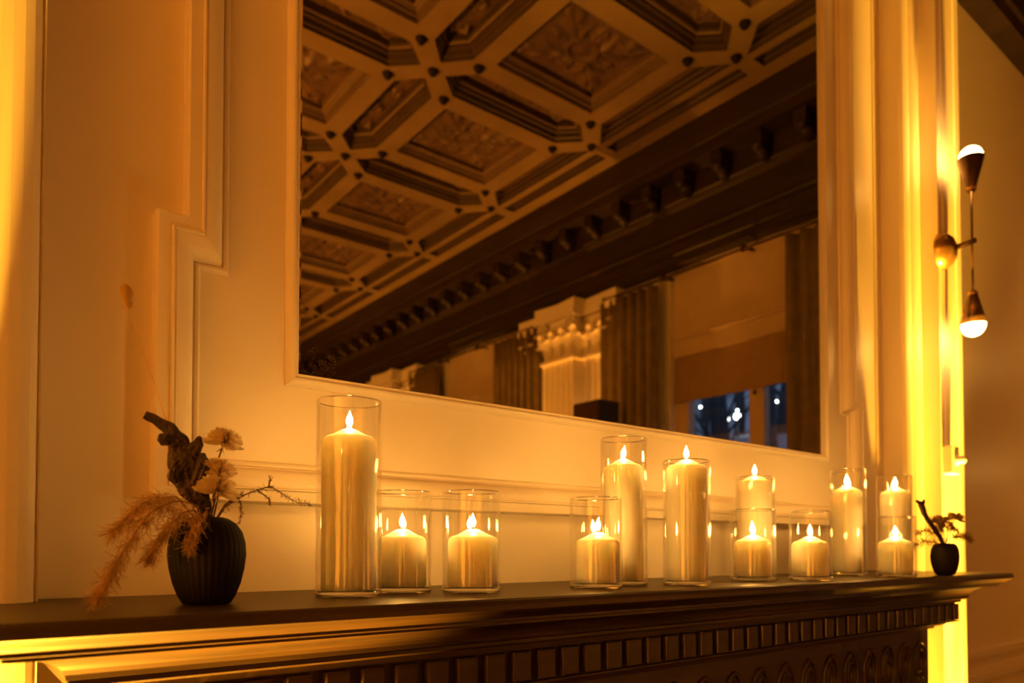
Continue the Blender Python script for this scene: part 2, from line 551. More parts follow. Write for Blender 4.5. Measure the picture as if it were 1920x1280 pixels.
nd = 44
for i in range(nd):
    x = FX0 + .022 + (FX1 - FX0 - .044) * i / (nd - 1)
    inst('dentil', dm, (x + mo.x, FY + mo.y, H(-.2225)), man)
for k in range(4):
    inst('dentil', dm2, (FX1 + mo.x - .001, FY + .03 + .056 * k + mo.y, H(-.2225)), man)
# carved header and side posts below
mb = MB()
mb.box(FX0 + .06, FX1 - .06, FY + .06, YP, H(-.50), H(-.2525))
mb.build('carved_header', M['mantel'], man, mo)
for x0, x1 in ((FX0 + .06, FX0 + .42), (FX1 - .42, FX1 - .06)):
    MB().bbox(x0, x1, FY + .06, YP, .16, H(-.5005), .004).build('side_post', M['mantel'], man, mo)
    MB().bbox(x0 - .015, x1 + .015, FY + .045, YP, 0.0, .1595, .004).build('plinth', M['mantel'], man, mo)
lm = MB()
for ring, (rx, rz, rt) in enumerate(((.036, .062, .006), (.020, .040, .005))):
    pts = [(rx * math.sin(a_) , -.001, rz * math.cos(a_)) for a_ in [(-PI * .86 + 2 * PI * .86 * i / 18) for i in range(19)]]
    lm.tube(pts, [rt * (0.5 + 0.5 * math.sin(PI * (i + 1) / 20)) for i in range(19)], 6)
lm.sphere((0, -.002, -.01), .012, 8, 6, .6, .5, 2.0)
lme = mesh_of(lm, 'carved_leaf', M['mantel'])
n = 21
for i in range(n):
    x = FX0 + .12 + (FX1 - FX0 - .24) * i / (n - 1)
    inst('carved_leaf', lme, (x + mo.x, FY + .06 + mo.y, H(-.352)), man)
# fireplace opening inside the surround
MB().box(FX0 + .42, FX1 - .42, YW - .03, YW + .0, 0, H(-.5)).build('firebox_back', M['soot'], man, mo)

# ------------------------------------------------------------------ ceiling
ceil = tag(MB().box(XL - .3, XW + .35, YF - .3, YB + .3, H(ZC + .30), H(ZC + .40)).build('ceiling', M['coffer_dark']), 'coffered hall ceiling with carved panels seen in the mirror', None, kind='structure')
PX, PY = .460 * ZC, .4165 * ZC
NX = [1.262 * ZC - PX * k for k in range(5)]                 # node lines along x
NY = [2.55 - ZC * (.4525 + .4165 * k) for k in range(9)]     # node lines along y
SX, SY = .137 * ZC, .1135 * ZC                               # half sizes of the square openings
TIP, SHO, HW = .030 * ZC, .080 * ZC, .047 * ZC
EXT = .013 * ZC
mb = MB()
z = H(ZC)
def face(pts): mb.add([(x, y, z) for x, y in pts], [tuple(range(len(pts)))])
for ci in range(4):
    xr, xl = NX[ci], NX[ci + 1]
    cx = (xr + xl) / 2
    for ri in range(8):
        yt, yb = NY[ri], NY[ri + 1]
        cy = (yt + yb) / 2
        for sx in (-1, 1):
            edge = (sx == 1 and ci == 0) or (sx == -1 and ci == 3)
            hx = PX / 2 + (EXT if edge else 0)
            ty = TIP - (EXT if edge else 0)
            # side strip beside the square
            face([(cx + sx * SX, cy - SY), (cx + sx * (PX / 2 - HW), cy - (PY / 2 - SHO)), (cx + sx * (PX / 2 - HW), cy + (PY / 2 - SHO)), (cx + sx * SX, cy + SY)])
            for sy in (-1, 1):
                pts = [(cx + sx * hx, cy + sy * PY / 2), (cx + sx * (PX / 2 - TIP), cy + sy * PY / 2), (cx + sx * (PX / 2 - SHO), cy + sy * (PY / 2 - HW)),
                       (cx + sx * SX, cy + sy * SY), (cx + sx * (PX / 2 - HW), cy + sy * (PY / 2 - SHO)), (cx + sx * hx, cy + sy * (PY / 2 - ty))]
                face(pts)
        for sy in (-1, 1):
            face([(cx - SX, cy + sy * SY), (cx - (PX / 2 - SHO), cy + sy * (PY / 2 - HW)), (cx + (PX / 2 - SHO), cy + sy * (PY / 2 - HW)), (cx + SX, cy + sy * SY)])
# borders along the long walls
XE = 1.370 * ZC
for s_, xn, xe in ((1, NX[0], XE), (-1, NX[4], XL)):
    x1 = xn + s_ * EXT
    x2 = xn + s_ * .033 * ZC
    x3 = xn + s_ * .070 * ZC
    face([(x1, NY[0]), (x2, NY[0]), (x2, NY[-1]), (x1, NY[-1])])
    face([(x3, NY[0]), (xe, NY[0]), (xe, NY[-1]), (x3, NY[-1])])
    for y in NY:
        face([(x2, y - .018 * ZC), (x3, y - .018 * ZC), (x3, y + .018 * ZC), (x2, y + .018 * ZC)])
face([(XL, NY[0]), (XW, NY[0]), (XW, YB), (XL, YB)])
face([(XL, NY[-1]), (XW, NY[-1]), (XW, YF), (XL, YF)])
lat = mb.build('beam_lattice', M['beam'], ceil)

def coffer_meshes(poly, steps, name, mat, bead_at=None):
    m_ = MB(); vs = []; fs = []; n_ = len(poly)
    for d, h in steps:
        vs += [(x, y, h) for x, y in offset_poly(poly, d)]
    for i in range(len(steps) - 1):
        for k in range(n_):
            fs.append((i * n_ + k, i * n_ + (k + 1) % n_, (i + 1) * n_ + (k + 1) % n_, (i + 1) * n_ + k))
    me = mesh_of(m_.add(vs, fs), name, mat)
    bead = None
    if bead_at:
        d0, h0, w = bead_at
        b = MB(); vs = []; fs = []
        pr = [(d0, h0), (d0 + w * .15, h0 - w * .5), (d0 + w * .5, h0 - w * .75), (d0 + w * .85, h0 - w * .5), (d0 + w, h0)]
        for d, h in pr: vs += [(x, y, h) for x, y in offset_poly(poly, d)]
        for i in range(len(pr) - 1):
            for k in range(n_):
                fs.append((i * n_ + k, i * n_ + (k + 1) % n_, (i + 1) * n_ + (k + 1) % n_, (i + 1) * n_ + k))
        bead = mesh_of(b.add(vs, fs), name + '_bead', M['bead'])
    return me, bead

def relief(poly_half, fn, res, zbase, name, clip=None):
    """carved height field hanging below zbase"""
    hx, hy = poly_half
    nx, ny = res
    vs = []; fs = []
    for j in range(ny + 1):
        for i in range(nx + 1):
            u_ = -1 + 2 * i / nx; v_ = -1 + 2 * j / ny
            x, y = u_ * hx, v_ * hy
            if clip: x, y = clip(x, y)
            vs.append((x, y, zbase - fn(x / hx, y / hy)))
    for j in range(ny):
        for i in range(nx):
            a = j * (nx + 1) + i
            fs.append((a, a + 1, a + nx + 2, a + nx + 1))
    return mesh_of(MB().add(vs, fs, True), name, M['carving'])

def rosette(u_, v_):
    r = math.hypot(u_, v_); th = math.atan2(v_, u_)
    # bowl with a raised ring in the middle
    h = .040 * math.exp(-((r - .30) / .06) ** 2) + .030 * math.exp(-(r / .15) ** 2)
    # four broad leaves toward the corners, four small ones between
    for k in range(8):
        a_ = PI / 4 * k + PI / 4
        big = k % 2 == 0
        d = u_ * math.cos(a_) + v_ * math.sin(a_); t2 = -u_ * math.sin(a_) + v_ * math.cos(a_)
        L, w0 = (.98, .30) if big else (.50, .15)
        s2 = (d - .33) / L
        if not 0 < s2 < 1: continue
        w = w0 * math.sin(PI * s2 ** .75) * (1 + .22 * math.cos(s2 * (17 if big else 10)))
        if w <= 0 or abs(t2) >= w: continue
        q_ = t2 / w
        h = max(h, (.055 if big else .040) * (1 - q_ * q_) ** .6 * (.75 + .25 * math.cos(13 * s2 - 4 * abs(q_))) - .018 * math.exp(-(q_ / .12) ** 2))
    h += .006 * noise.noise(Vector((u_ * 5, v_ * 5, 1.3)))
    e = max(abs(u_), abs(v_))
    return max(0, h) * .8 * (1 - max(0, (e - .93) / .07))
def scrolls(u_, v_, asp):
    """running leaf scroll along v"""
    h = 0.0
    for k, c in enumerate((-.72, -.25, .25, .72)):
        du, dv = u_ * .9, (v_ - c) * asp
        r = math.hypot(du - .12 * (-1) ** k, dv); th = math.atan2(dv, du)
        h += .045 * math.exp(-((r - .52) / .13) ** 2) * (.7 + .3 * math.cos(3 * th + k)) + .04 * math.exp(-(r / .2) ** 2)
    h += .022 * noise.noise(Vector((u_ * 3, v_ * asp * 3, 4.1)))
    e = max(abs(u_), abs(v_))
    return 1.15 * max(0, h) * (1 - max(0, (e - .9) / .1))

sq_poly = [(-SX, -SY), (SX, -SY), (SX, SY), (-SX, SY)]
sq_steps = [(0, 0), (.006, .012), (.012, .035), (.030, .040), (.034, .055), (.060, .075), (.064, .085), (.075, .118)]
sq_me, sq_bead = coffer_meshes(sq_poly, sq_steps, 'square_coffer', M['coffer_brown'], (.060, .078, .018))
sq_rel = relief((SX - .074, SY - .074), rosette, (72, 64), .118, 'square_relief')
hy_poly = [(0, -(PY / 2 - TIP)), (HW, -(PY / 2 - SHO)), (HW, PY / 2 - SHO), (0, PY / 2 - TIP), (-HW, PY / 2 - SHO), (-HW, -(PY / 2 - SHO))]
hx_poly = [(PX / 2 - TIP, 0), (PX / 2 - SHO, HW), (-(PX / 2 - SHO), HW), (-(PX / 2 - TIP), 0), (-(PX / 2 - SHO), -HW), (PX / 2 - SHO, -HW)]
hex_steps = [(0, 0), (.004, .030), (.018, .036), (.022, .075), (.040, .080), (.044, .110), (.066, .125), (.070, .175)]
hy_me, hy_bead = coffer_meshes(hy_poly, hex_steps, 'hex_coffer_long', M['coffer_dark'], (.046, .112, .020))
hx_me, hx_bead = coffer_meshes(hx_poly, hex_steps, 'hex_coffer_cross', M['coffer_dark'], (.046, .112, .020))
def hexclip(a, b):
    """squeeze the ends of a strip to the tapering ends of the coffer"""
    return None
iw = HW - .068
iy, ix = PY / 2 - TIP - .075, PX / 2 - TIP - .075
def clip_y(x, y):
    k = min(1.0, max(.12, (iy - abs(y)) / (SHO - TIP) * 1.15)); return (x * k, y)
def clip_x(x, y):
    k = min(1.0, max(.12, (ix - abs(x)) / (SHO - TIP) * 1.15)); return (x, y * k)
hy_rel = relief((iw, iy), lambda u_, v_: scrolls(u_, v_, iy / iw), (16, 72), .175, 'hex_relief_long', clip_y)
hx_rel = relief((ix, iw), lambda u_, v_: scrolls(v_, u_, ix / iw), (72, 16), .175, 'hex_relief_cross', clip_x)
ed = []
hp = [(0, -(PY / 2 - TIP + EXT)), (0, PY / 2 - TIP + EXT), (-(HW + EXT), PY / 2 - SHO), (-(HW + EXT), -(PY / 2 - SHO))]
he_me, _ = coffer_meshes(hp, hex_steps[:6], 'border_coffer', M['coffer_dark'])
he_pan = mesh_of(MB().add([(x, y, .112) for x, y in offset_poly(hp, .040)] + [(x, y, .085) for x, y in offset_poly(hp, .075)], [(4, 5, 6, 7)] + [(i, (i + 1) % 4, 4 + (i + 1) % 4, 4 + i) for i in range(4)]), 'border_panel', M['carving'])
rw = .037 * ZC
rp = [(0, -(PY / 2 - .018 * ZC)), (rw, -(PY / 2 - .018 * ZC)), (rw, PY / 2 - .018 * ZC), (0, PY / 2 - .018 * ZC)]
re_me, _ = coffer_meshes(rp, [(0, 0), (.005, .04), (.015, .045), (.02, .07)], 'border_channel', M['coffer_dark'])
re_pan = mesh_of(MB().add([(x, y, .07) for x, y in offset_poly(rp, .018)], [(0, 1, 2, 3)]), 'channel_panel', M['coffer_dark'])

def coffer(name, me, bead, rel, loc, rz=0):
    o = inst(name, me, loc, ceil, rz)
    if bead: inst('bead', bead, (0, 0, 0), o)
    inst('carved_panel', rel, (0, 0, 0), o)
    return o
for ci in range(4):
    cx = (NX[ci] + NX[ci + 1]) / 2
    for ri in range(8):
        coffer('square_coffer', sq_me, sq_bead, sq_rel, (cx, (NY[ri] + NY[ri + 1]) / 2, z))
    for ri in range(1, 8):
        coffer('hexagonal_coffer', hx_me, hx_bead, hx_rel, (cx, NY[ri], z))
for ci in range(1, 4):
    for ri in range(8):
        coffer('hexagonal_coffer', hy_me, hy_bead, hy_rel, (NX[ci], (NY[ri] + NY[ri + 1]) / 2, z))
for ri in range(8):
    cy = (NY[ri] + NY[ri + 1]) / 2
    coffer('border_coffer', he_me, None, he_pan, (NX[0] + EXT, cy, z))
    coffer('border_coffer', he_me, None, he_pan, (NX[4] - EXT, cy, z), PI)
    coffer('border_channel', re_me, None, re_pan, (NX[0] + .033 * ZC, cy, z))
    coffer('border_channel', re_me, None, re_pan, (NX[4] - .033 * ZC, cy, z), PI)
# half openings where the lattice meets the end strips are closed by plain boards
mb = MB()
for yy in (NY[0], NY[-1]):
    mb.box(XL + .1, XE, yy - HW - .1, yy + HW + .1, z + .12, z + .14)
mb.build('end_board', M['coffer_dark'], ceil)
bs = mesh_of(MB().lathe([(0, -.050), (.018, -.046), (.030, -.034), (.034, -.018), (.042, -.012), (.044, .002), (0, .003)], 14), 'boss', M['boss'])
for ci in range(5):
    for ri in range(9):
        x, y = NX[ci], NY[ri]
        inst('boss', bs, (x, y, z), ceil)
        for sx, sy in ((1, 1), (1, -1), (-1, 1), (-1, -1)):
            if (ci == 0 and sx > 0) or (ci == 4 and sx < 0) or (ri == 0 and sy > 0) or (ri == 8 and sy < 0): continue
            inst('boss', bs, (x + sx * .0695 * ZC, y + sy * .0672 * ZC, z), ceil)

# ------------------------------------------------------------------ dark cornices
cprof = [(0, 2.70), (.10, 2.72), (.10, 2.80), (.115, 2.81), (.115, 2.91), (.135, 2.925), (.145, 2.95), (.135, 2.975), (.10, 2.98), (.10, 3.20),
         (.115, 3.215), (.14, 3.24), (.15, 3.27), (.17, 3.28), (.17, 3.46), (.37, 3.465), (.37, 3.56), (.385, 3.575), (.39, 3.62), (.395, 3.70), (.395, 3.795), (0, 3.799)]
def cornice(name, p0, p1, nrm, label):
    """carry the profile from p0 to p1, projecting along nrm"""
    vs = []; fs = []
    for d, zz in cprof:
        vs += [(p0[0] + nrm[0] * d, p0[1] + nrm[1] * d, H(zz)), (p1[0] + nrm[0] * d, p1[1] + nrm[1] * d, H(zz))]
    k = len(cprof)
    for i in range(k - 1): fs.append((2 * i, 2 * i + 1, 2 * i + 3, 2 * i + 2))
    fs.append(tuple(2 * i for i in range(k))); fs.append(tuple(2 * i + 1 for i in range(k)))
    return tag(MB().add(vs, fs).build(name, M['frieze_wood']), label, None, kind='structure')
cr = cornice('trim_1', (XW, YB), (XW, YF), (-1, 0), 'deep dark wood cornice with brackets above the windows')
cornice('trim_2', (3.14, YB), (XW, YB), (0, -1), 'dark wood cornice above the wall beside the chimney')
cornice('trim_3', (XL, YB), (XL, YF), (1, 0), 'dark wood cornice along the opposite long wall')
cornice('trim_4', (XL, YF), (XW, YF), (0, 1), 'dark wood cornice on the far end wall')
cornice('trim_5', (XL, 1.135), (3.14, 1.135), (0, -1), 'dark wood cornice across the chimney breast')
br = MB()
br.bbox(-.17, .0, -.055, .055, .07, .175, .006)
br.tube([(-.12, 0, .05), (-.05, 0, .02), (-.005, 0, -.03)], [.05, .055, .03], 8)
br.sphere((-.14, 0, .055), .05, 10, 6, 1, 1.1, 1)
brm = mesh_of(br, 'bracket', M['frieze_wood'])
y = YB - .35
while y > YF + .5:
    inst('bracket', brm, (XW - .17, y, H(3.287)), cr)
    y -= .395

# ------------------------------------------------------------------ pilasters of the window wall
PIL_C = [2.55 - (5.985 + 3.94 * k) for k in (-1, 0, 1)]
def flutes(x, y0, y1, n_, r, out):
    """front edge of a fluted shaft, from y0 to y1 at depth x"""
    pts = [(x, y0)]
    w = (y1 - y0) / n_
    for k in range(n_):
        c = y0 + w * (k + .5)
        for i in range(7):
            a = PI * i / 6
            pts.append((x + r * .9 * math.sin(a), c - r * math.cos(a)))
    pts.append((x, y1))
    return pts
def leaf_mesh(w, h, curl, name):
    """an acanthus leaf that rises and curls outwards (toward -x)"""
    vs = []; fs = []; nu, nv = 8, 10
    for j in range(nv + 1):
        tt = j / nv
        if tt < .7:
            zz = h * tt / .7; out = .012 + .02 * tt
        else:
            a = (tt - .7) / .3 * PI * 1.15
            zz = h + curl * math.sin(a) * .7; out = .026 + curl * (1 - math.cos(a))
        ww = w * (.75 + .3 * math.sin(PI * tt)) * (1 - .5 * max(0, tt - .75) / .25)
        for i in range(nu + 1):
            s_ = -1 + 2 * i / nu
            lob = 1 + .10 * math.cos(5 * PI * tt)
            vs.append((-(out + .015 * (1 - s_ * s_) + .006 * math.cos(3 * PI * s_)), s_ * ww / 2 * lob, zz))
    for j in range(nv):
        for i in range(nu):
            a = j * (nu + 1) + i
            fs.append((a, a + 1, a + nu + 2, a + nu + 1))
    me = mesh_of(MB().add(vs, fs, True), name, M['trim'])
    return me
leaf_lo = leaf_mesh(.15, .20, .035, 'acanthus_leaf')
leaf_hi = leaf_mesh(.13, .13, .04, 'acanthus_tip')
vol = MB()
pts = []
for i in range(40):
    a = i / 39 * 3.2 * PI; r = .075 * (1 - .8 * i / 39)
    pts.append((0, r * math.cos(a), r * math.sin(a)))
vol.tube(pts, [.018 - .006 * i / 39 for i in range(40)], 6)
vol.sphere((0, 0, 0), .022, 8, 6)
vol_me = mesh_of(vol, 'volute', M['trim'])
Z_NECK, Z_ABAC, Z_TOP = 2.06, 2.52, 2.70
for pc in PIL_C:
    # wide backing pilaster, narrower fluted one in front
    for hw, xf, xb, nf in ((.72, XW - .11, XW, 14), (.255, XW - .255, XW - .11, 6)):
        poly = flutes(xf, pc - hw, pc + hw, nf, hw * 2 / nf * .36, 0) + [(xb, pc + hw), (xb, pc - hw)]
        sh_ = MB().prism(poly, 0, H(Z_NECK)).build('fluted_pilaster', M['trim'], wall_right)
        MB().bbox(xf - .025, xb, pc - hw - .02, pc + hw + .02, H(Z_NECK), H(Z_NECK) + .05, .012).build('necking', M['trim'], sh_)
        MB().box(xf + .02, xb, pc - hw + .01, pc + hw - .01, H(Z_NECK) + .05, H(Z_ABAC)).build('capital_bell', M['trim'], sh_)
        ab = [(xf - .07, pc - hw - .07), (xf - .03, pc), (xf - .07, pc + hw + .07), (xb, pc + hw + .07), (xb, pc - hw - .07)]
        MB().prism(ab, H(Z_ABAC), H(Z_ABAC) + .07).prism([(a_ + (.02 if a_ < xb else 0), b_) for a_, b_ in ab], H(Z_ABAC) + .07, H(Z_TOP)).build('abacus', M['trim'], sh_)
        kn = 3 if hw < .4 else 8
        for k in range(kn):
            yy = pc - hw + 2 * hw * (k + .5) / kn
            if hw > .4 and abs(yy - pc) < .2: continue
            inst('acanthus_leaf', leaf_lo, (xf + .02, yy, H(Z_NECK) + .05), sh_)
        for k in range(kn + 1):
            yy = pc - hw + 2 * hw * k / kn
            if hw > .4 and abs(yy - pc) < .2: continue
            inst('acanthus_leaf', leaf_hi, (xf + .01, yy, H(Z_NECK) + .19), sh_)
        for s_ in (-1, 1):
            inst('volute', vol_me, (xf - .03, pc + s_ * (hw - .03), H(Z_ABAC) - .07), sh_)
            if hw < .4:
                o = inst('acanthus_leaf', leaf_lo, (xf + .07, pc + s_ * (hw - .01), H(Z_NECK) + .05), sh_, -s_ * PI / 2)

# ------------------------------------------------------------------ windows, blinds, curtains
ordn = ('first', 'second', 'third')
def curtain(y0, y1, label, ph):
    nf = max(3, int(abs(y1 - y0) / .115))
    nx, nz_ = nf * 10, 10
    vs = []; fs = []
    zt, zb = H(2.570), .02
    for j in range(nz_ + 1):
        tt = j / nz_
        for i in range(nx + 1):
            s_ = i / nx
            y_ = y0 + (y1 - y0) * s_ + .02 * math.sin(3 * s_ + ph) * tt
            amp = (.035 + .02 * math.sin(ph + 5 * s_)) * (.8 + .3 * tt)
            x_ = XW - .16 + amp * math.sin(2 * PI * nf * s_ + ph + .6 * math.sin(4 * s_ + ph) * tt)
            vs.append((x_, y_, zt + (zb - zt) * tt))
    for j in range(nz_):
        for i in range(nx):
            a = j * (nx + 1) + i
            fs.append((a, a + 1, a + nx + 2, a + nx + 1))
    o = MB().add(vs, fs, True).build('curtain', M['curtain'])
    md = o.modifiers.new('thickness', 'SOLIDIFY'); md.thickness = .008
    return tag(o, label, 'curtain', 'curtains of the window wall')
pil_txt = ('beside the stretch of wall with the loudspeaker', 'two windows along from the fireplace end', 'at the far end of the hall')
for k, c in enumerate(WIN_C):
    xo = XW + .12
    wn = tag(MB().box(xo - .02, xo + .08, c - WHW, c - WHW + .14, H(WZ0), H(WZ1)).box(xo - .02, xo + .08, c + WHW - .14, c + WHW, H(WZ0), H(WZ1))
             .box(xo - .02, xo + .08, c - WHW + .14, c + WHW - .14, H(WZ0), H(WZ0 + .12)).box(xo - .02, xo + .08, c - WHW + .14, c + WHW - .14, H(WZ1 - .1), H(WZ1)).build('window_%d' % (k + 1), M['panelcream']),
             '%s tall casement window counted from the fireplace end' % ordn[k], None, kind='structure')
    MB().bbox(xo - .03, xo + .06, c - .035 - .042, c - .035 + .042 + .07, H(WZ0 + .12), H(WZ1 - .1), .012).build('mullion', M['panelcream'], wn)
    for s_ in (-1, 1):
        a, b = (c + .08, c + WHW - .14) if s_ > 0 else (c - WHW + .14, c - .08)
        MB().box(xo + .02, xo + .028, a, b, H(WZ0 + .12), H(WZ1 - .1)).build('pane', M['pane'], wn)
    # upper cream panel with its moulding, hung in the opening
    up = thing('pelmet_board', (XW + .06, c, H(1.87)), 'cream pelmet board with moulded lower edge in the %s window' % ordn[k], 'pelmet', 'pelmet boards')
    MB().box(.0, .03, -WHW + .004, WHW - .004, .20, WZ1 - 1.87 - .004).build('board', M['panelcream'], up)
    MB().bbox(-.02, .03, -WHW + .004, WHW - .004, .0, .165, .006).build('lower_rail', M['panelcream'], up)
    MB().bbox(-.045, .03, -WHW + .004, WHW - .004, .166, .2, .010).build('moulding', M['panelcream'], up)
    bl = thing('roller_blind', (XW + .065, c, H(1.43)), 'ochre roller blind half lowered in the %s window from the fireplace' % ordn[k], 'blind', 'roller blinds')
    MB().box(.0, .004, -WHW + .006, WHW - .006, .02, .44).build('fabric', M['blind'], bl)
    MB().bbox(-.008, .012, -WHW + .006, WHW - .006, .0, .02, .004).build('bottom_bar', M['blind'], bl)
    MB().tube([(.0, .0, .02), (.0, .0, -.03)], .004, 6).sphere((0, 0, -.035), .018, 8, 6).build('pull', M['black'], bl)
    curtain(c - WHW - .02, c - WHW - .78, 'olive brown curtain gathered on the far side of the %s window' % ordn[k], 1.3 * k + .4)
    curtain(c + WHW - .46, c + WHW + .45, 'olive brown curtain gathered on the fireplace side of the %s window' % ordn[k], 1.7 * k + 2.0)
    rod = thing('curtain_rod', (XW - .16, c, H(2.57)), 'dark curtain rod with bracket above the %s window' % ordn[k], 'curtain rod', 'curtain rods')
    MB().tube([(0, -1.60, .03), (0, 1.30, .03)], .016, 10).build('rod', M['metal_dark'], rod)
    for yy in (-1.615, 1.315):
        MB().sphere((0, yy, .03), .026, 10, 8).build('finial', M['black'], rod)
    for yy in (-.84, .05):
        MB().bbox(-.02, .16, yy - .02, yy + .02, .045, .065, .004).add([(-.02, yy - .012, -.005), (.11, yy - .012, .046), (-.02, yy - .012, .046), (-.02, yy + .012, -.005), (.11, yy + .012, .046), (-.02, yy + .012, .046)],
                 [(0, 1, 2), (5, 4, 3), (0, 3, 4, 1), (1, 4, 5, 2), (2, 5, 3, 0)]).build('bracket', M['metal_dark'], rod)
# loudspeaker on the window wall, mirrored just above the frame
sp = thing('loudspeaker', (XW - .54, -2.55, H(1.02)), 'dark loudspeaker box hung on the wall beside a curtain', 'loudspeaker')
MB().bbox(-.14, .14, -.18, .18, 0, .42, .008).build('cabinet', M['black'], sp)
MB().bbox(-.148, -.1405, -.165, .165, .015, .405, .003).build('grille', M['metal_dark'], sp)
MB().box(.1405, .30, -.03, .03, .18, .24).build('wall_bracket', M['metal_dark'], sp)

# ------------------------------------------------------------------ outdoors: a snowy slope with bare trees
vs = []; fs = []
prof_o = [(6.6, -1.6), (9, -1.4), (12, .0), (15, 1.5), (17.5, 2.5), (17.8, 3.15), (20.5, 3.35), (21, 3.9), (25, 4.6), (25.5, 5.4), (30, 6.4), (36, 10), (50, 21)]
ny = 24
for j in range(ny + 1):
    y_ = -26 + 36 * j / ny
    for x_, z_ in prof_o:
        vs.append((x_, y_, H(z_) + .35 * noise.noise(Vector((x_ * .3, y_ * .3, 0))) * min(1, (x_ - 6) / 8)))
k = len(prof_o)
for j in range(ny):
    for i in range(k - 1):
        a = j * k + i
        fs.append((a, a + 1, a + k + 1, a + k))
tag(MB().add(vs, fs, True).build('ground_slope', M['snow']), 'snow covered slope outside the window at dusk', None, kind='structure')
def bare_tree(x_, y_, z_, h, r, lean, label, seed):
    rn = random.Random(seed)
    t_ = thing('bare_tree', (x_, y_, H(z_)), label, 'tree', 'bare trees on the slope')
    pts = [(0, lean * (i / 8) ** 1.2 * h + .08 * rn.uniform(-1, 1), h * i / 8) for i in range(9)]
    pts[0] = (0, 0, -.3)
    MB().tube(pts, [r * (1 - .6 * i / 8) for i in range(9)], 10).build('trunk', M['trunk'], t_)
    for b in range(9):
        i = rn.randint(2, 7); p0 = Vector(pts[i])
        d = Vector((rn.uniform(-.5, .5), rn.choice((-1, 1)) * rn.uniform(.4, 1), rn.uniform(.5, 1.1))).normalized()
        L = h * rn.uniform(.18, .34)
        q = [p0 + d * L * s_ + Vector((0, 0, .12 * L * s_ * s_)) for s_ in (0, .35, .7, 1)]
        MB().tube(q, [r * .32, r * .24, r * .16, r * .05], 6).build('branch', M['trunk'], t_)
tree_lab = ('dark bare tree standing just behind the glowing pair of lamps', 'bare tree on the second snowy terrace', 'bare tree with steep branches on the upper terrace', 'bare tree at the foot of the slope', 'slanting bare tree seen through the narrow pane', 'slender bare tree outside, next to the pair of lamps', 'thick leaning bare tree outside the window', 'forked bare tree standing high on the slope', 'thin bare tree near the lower snowbank', 'bare tree far up the snowy slope', 'pale bare tree leaning beside the mullion')
for i, (x_, yv, z_, h, r, ln) in enumerate(((22.8, 15.7, 4.0, 8, .2, .06), (19.3, 14.9, 3.2, 7, .10, -.1), (28, 21.0, 5.8, 9, .2, .05), (13.2, 9.85, .5, 8, .07, .0), (19, 11.7, 3.1, 8, .16, .14), (9.0, 6.62, -1.3, 7.5, .085, .02), (12.5, 7.3, .5, 8, .19, .12), (17, 12.1, 2.2, 9, .17, -.10), (14.0, 10.2, 1.2, 7, .09, .05), (31, 19.6, 6.8, 10, .22, .08), (15.5, 9.7, 1.8, 8, .15, -.08))):
    bare_tree(x_, 2.55 - yv, z_, h, r, ln, tree_lab[i], 40 + i)
for i, (x_, yv, z_, s_) in enumerate(((20.0, 14.24, 4.24, .105), (20.2, 13.94, 4.31, .105), (26, 19.8, 6.22, .045), (26.2, 20.45, 6.32, .04), (24, 17.33, 5.38, .045), (21.4, 14.77, 4.77, .035), (22, 13.66, 4.97, .04), (22.3, 13.4, 4.97, .035))):
    gz = [z0 + (z1 - z0) * (x_ - x0) / (x1 - x0) for (x0, z0), (x1, z1) in zip(prof_o, prof_o[1:]) if x0 <= x_ <= x1][0]
    t_ = thing('street_lamp', (x_, 2.55 - yv, H(gz)), ('bright lamp outside, the lower of the glowing pair', 'bright lamp outside, the higher of the glowing pair', 'faint lamp far up the slope beside the slender tree', 'outermost faint lamp far up the snowy slope', 'dim lamp on the slope above the glowing pair', 'tiny lamp directly above the glowing pair', 'faint lamp behind the narrow pane, next to the mullion', 'faint lamp behind the narrow pane, next to the curtain')[i], 'street lamp', 'street lamps on the slope')
    MB().tube([(0, 0, -.3), (0, 0, z_ - gz - s_ * .8)], .035, 8).build('post', M['tissue'], t_)
    MB().sphere((0, 0, z_ - gz), s_, 12, 8).build('globe', M['street'], t_)

# ------------------------------------------------------------------ wall sconces
def make_sconce(loc, rz, label):
    """back plate on the wall at the origin; the room is toward -y; z = 0 is the middle of the plate"""
    t_ = thing('wall_sconce', loc, label, 'sconce', 'double cone wall sconces', rz)
    dome = [(.0, -.052), (.022, -.0505), (.042, -.043), (.057, -.030), (.065, -.014), (.067, -.002), (.067, 0), (0, 0)]
    b = MB().lathe(dome, 28)
    b.v = [(x, z_, y) for x, y, z_ in b.v]
    b.build('back_plate', M['brass'], t_)
    MB().tube([(0, -.046, 0), (0, -.118, .006)], .0095, 12).build('arm', M['metal_dark'], t_)
    MB().tube([(0, -.105, -.19), (0, -.105, .195)], .0042, 10).build('rod', M['metal_dark'], t_)
    # cones: a truncated shade, a collar, and an opal globe lamp set in the mouth
    for s_, z0, tilt in ((1, .185, 1), (-1, -.175, -1)):
        sh_ = MB().lathe([(.009, z0 * 1), (.014, z0 + s_ * .004), (.016, z0 + s_ * .016), (.044, z0 + s_ * .125), (.0425, z0 + s_ * .125), (.0145, z0 + s_ * .018), (0.009, z0 + s_ * .010)], 28, (0, -.105, 0)).build('shade', M['metal_dark'], t_)
        MB().lathe([(.0145, z0 + s_ * .006), (.0175, z0 + s_ * .009), (.0175, z0 + s_ * .014), (.0155, z0 + s_ * .018)], 24, (0, -.105, 0)).build('collar', M['brass'], sh_)
        MB().sphere((0, -.105, z0 + s_ * .128), .0395, 20, 14).build('bulb', M['bulb'], t_)
    return t_
make_sconce((2.945, 1.1415, H(1.118)), 0, 'brass wall sconce with two dark cones on the lit pilaster beside the mantel')
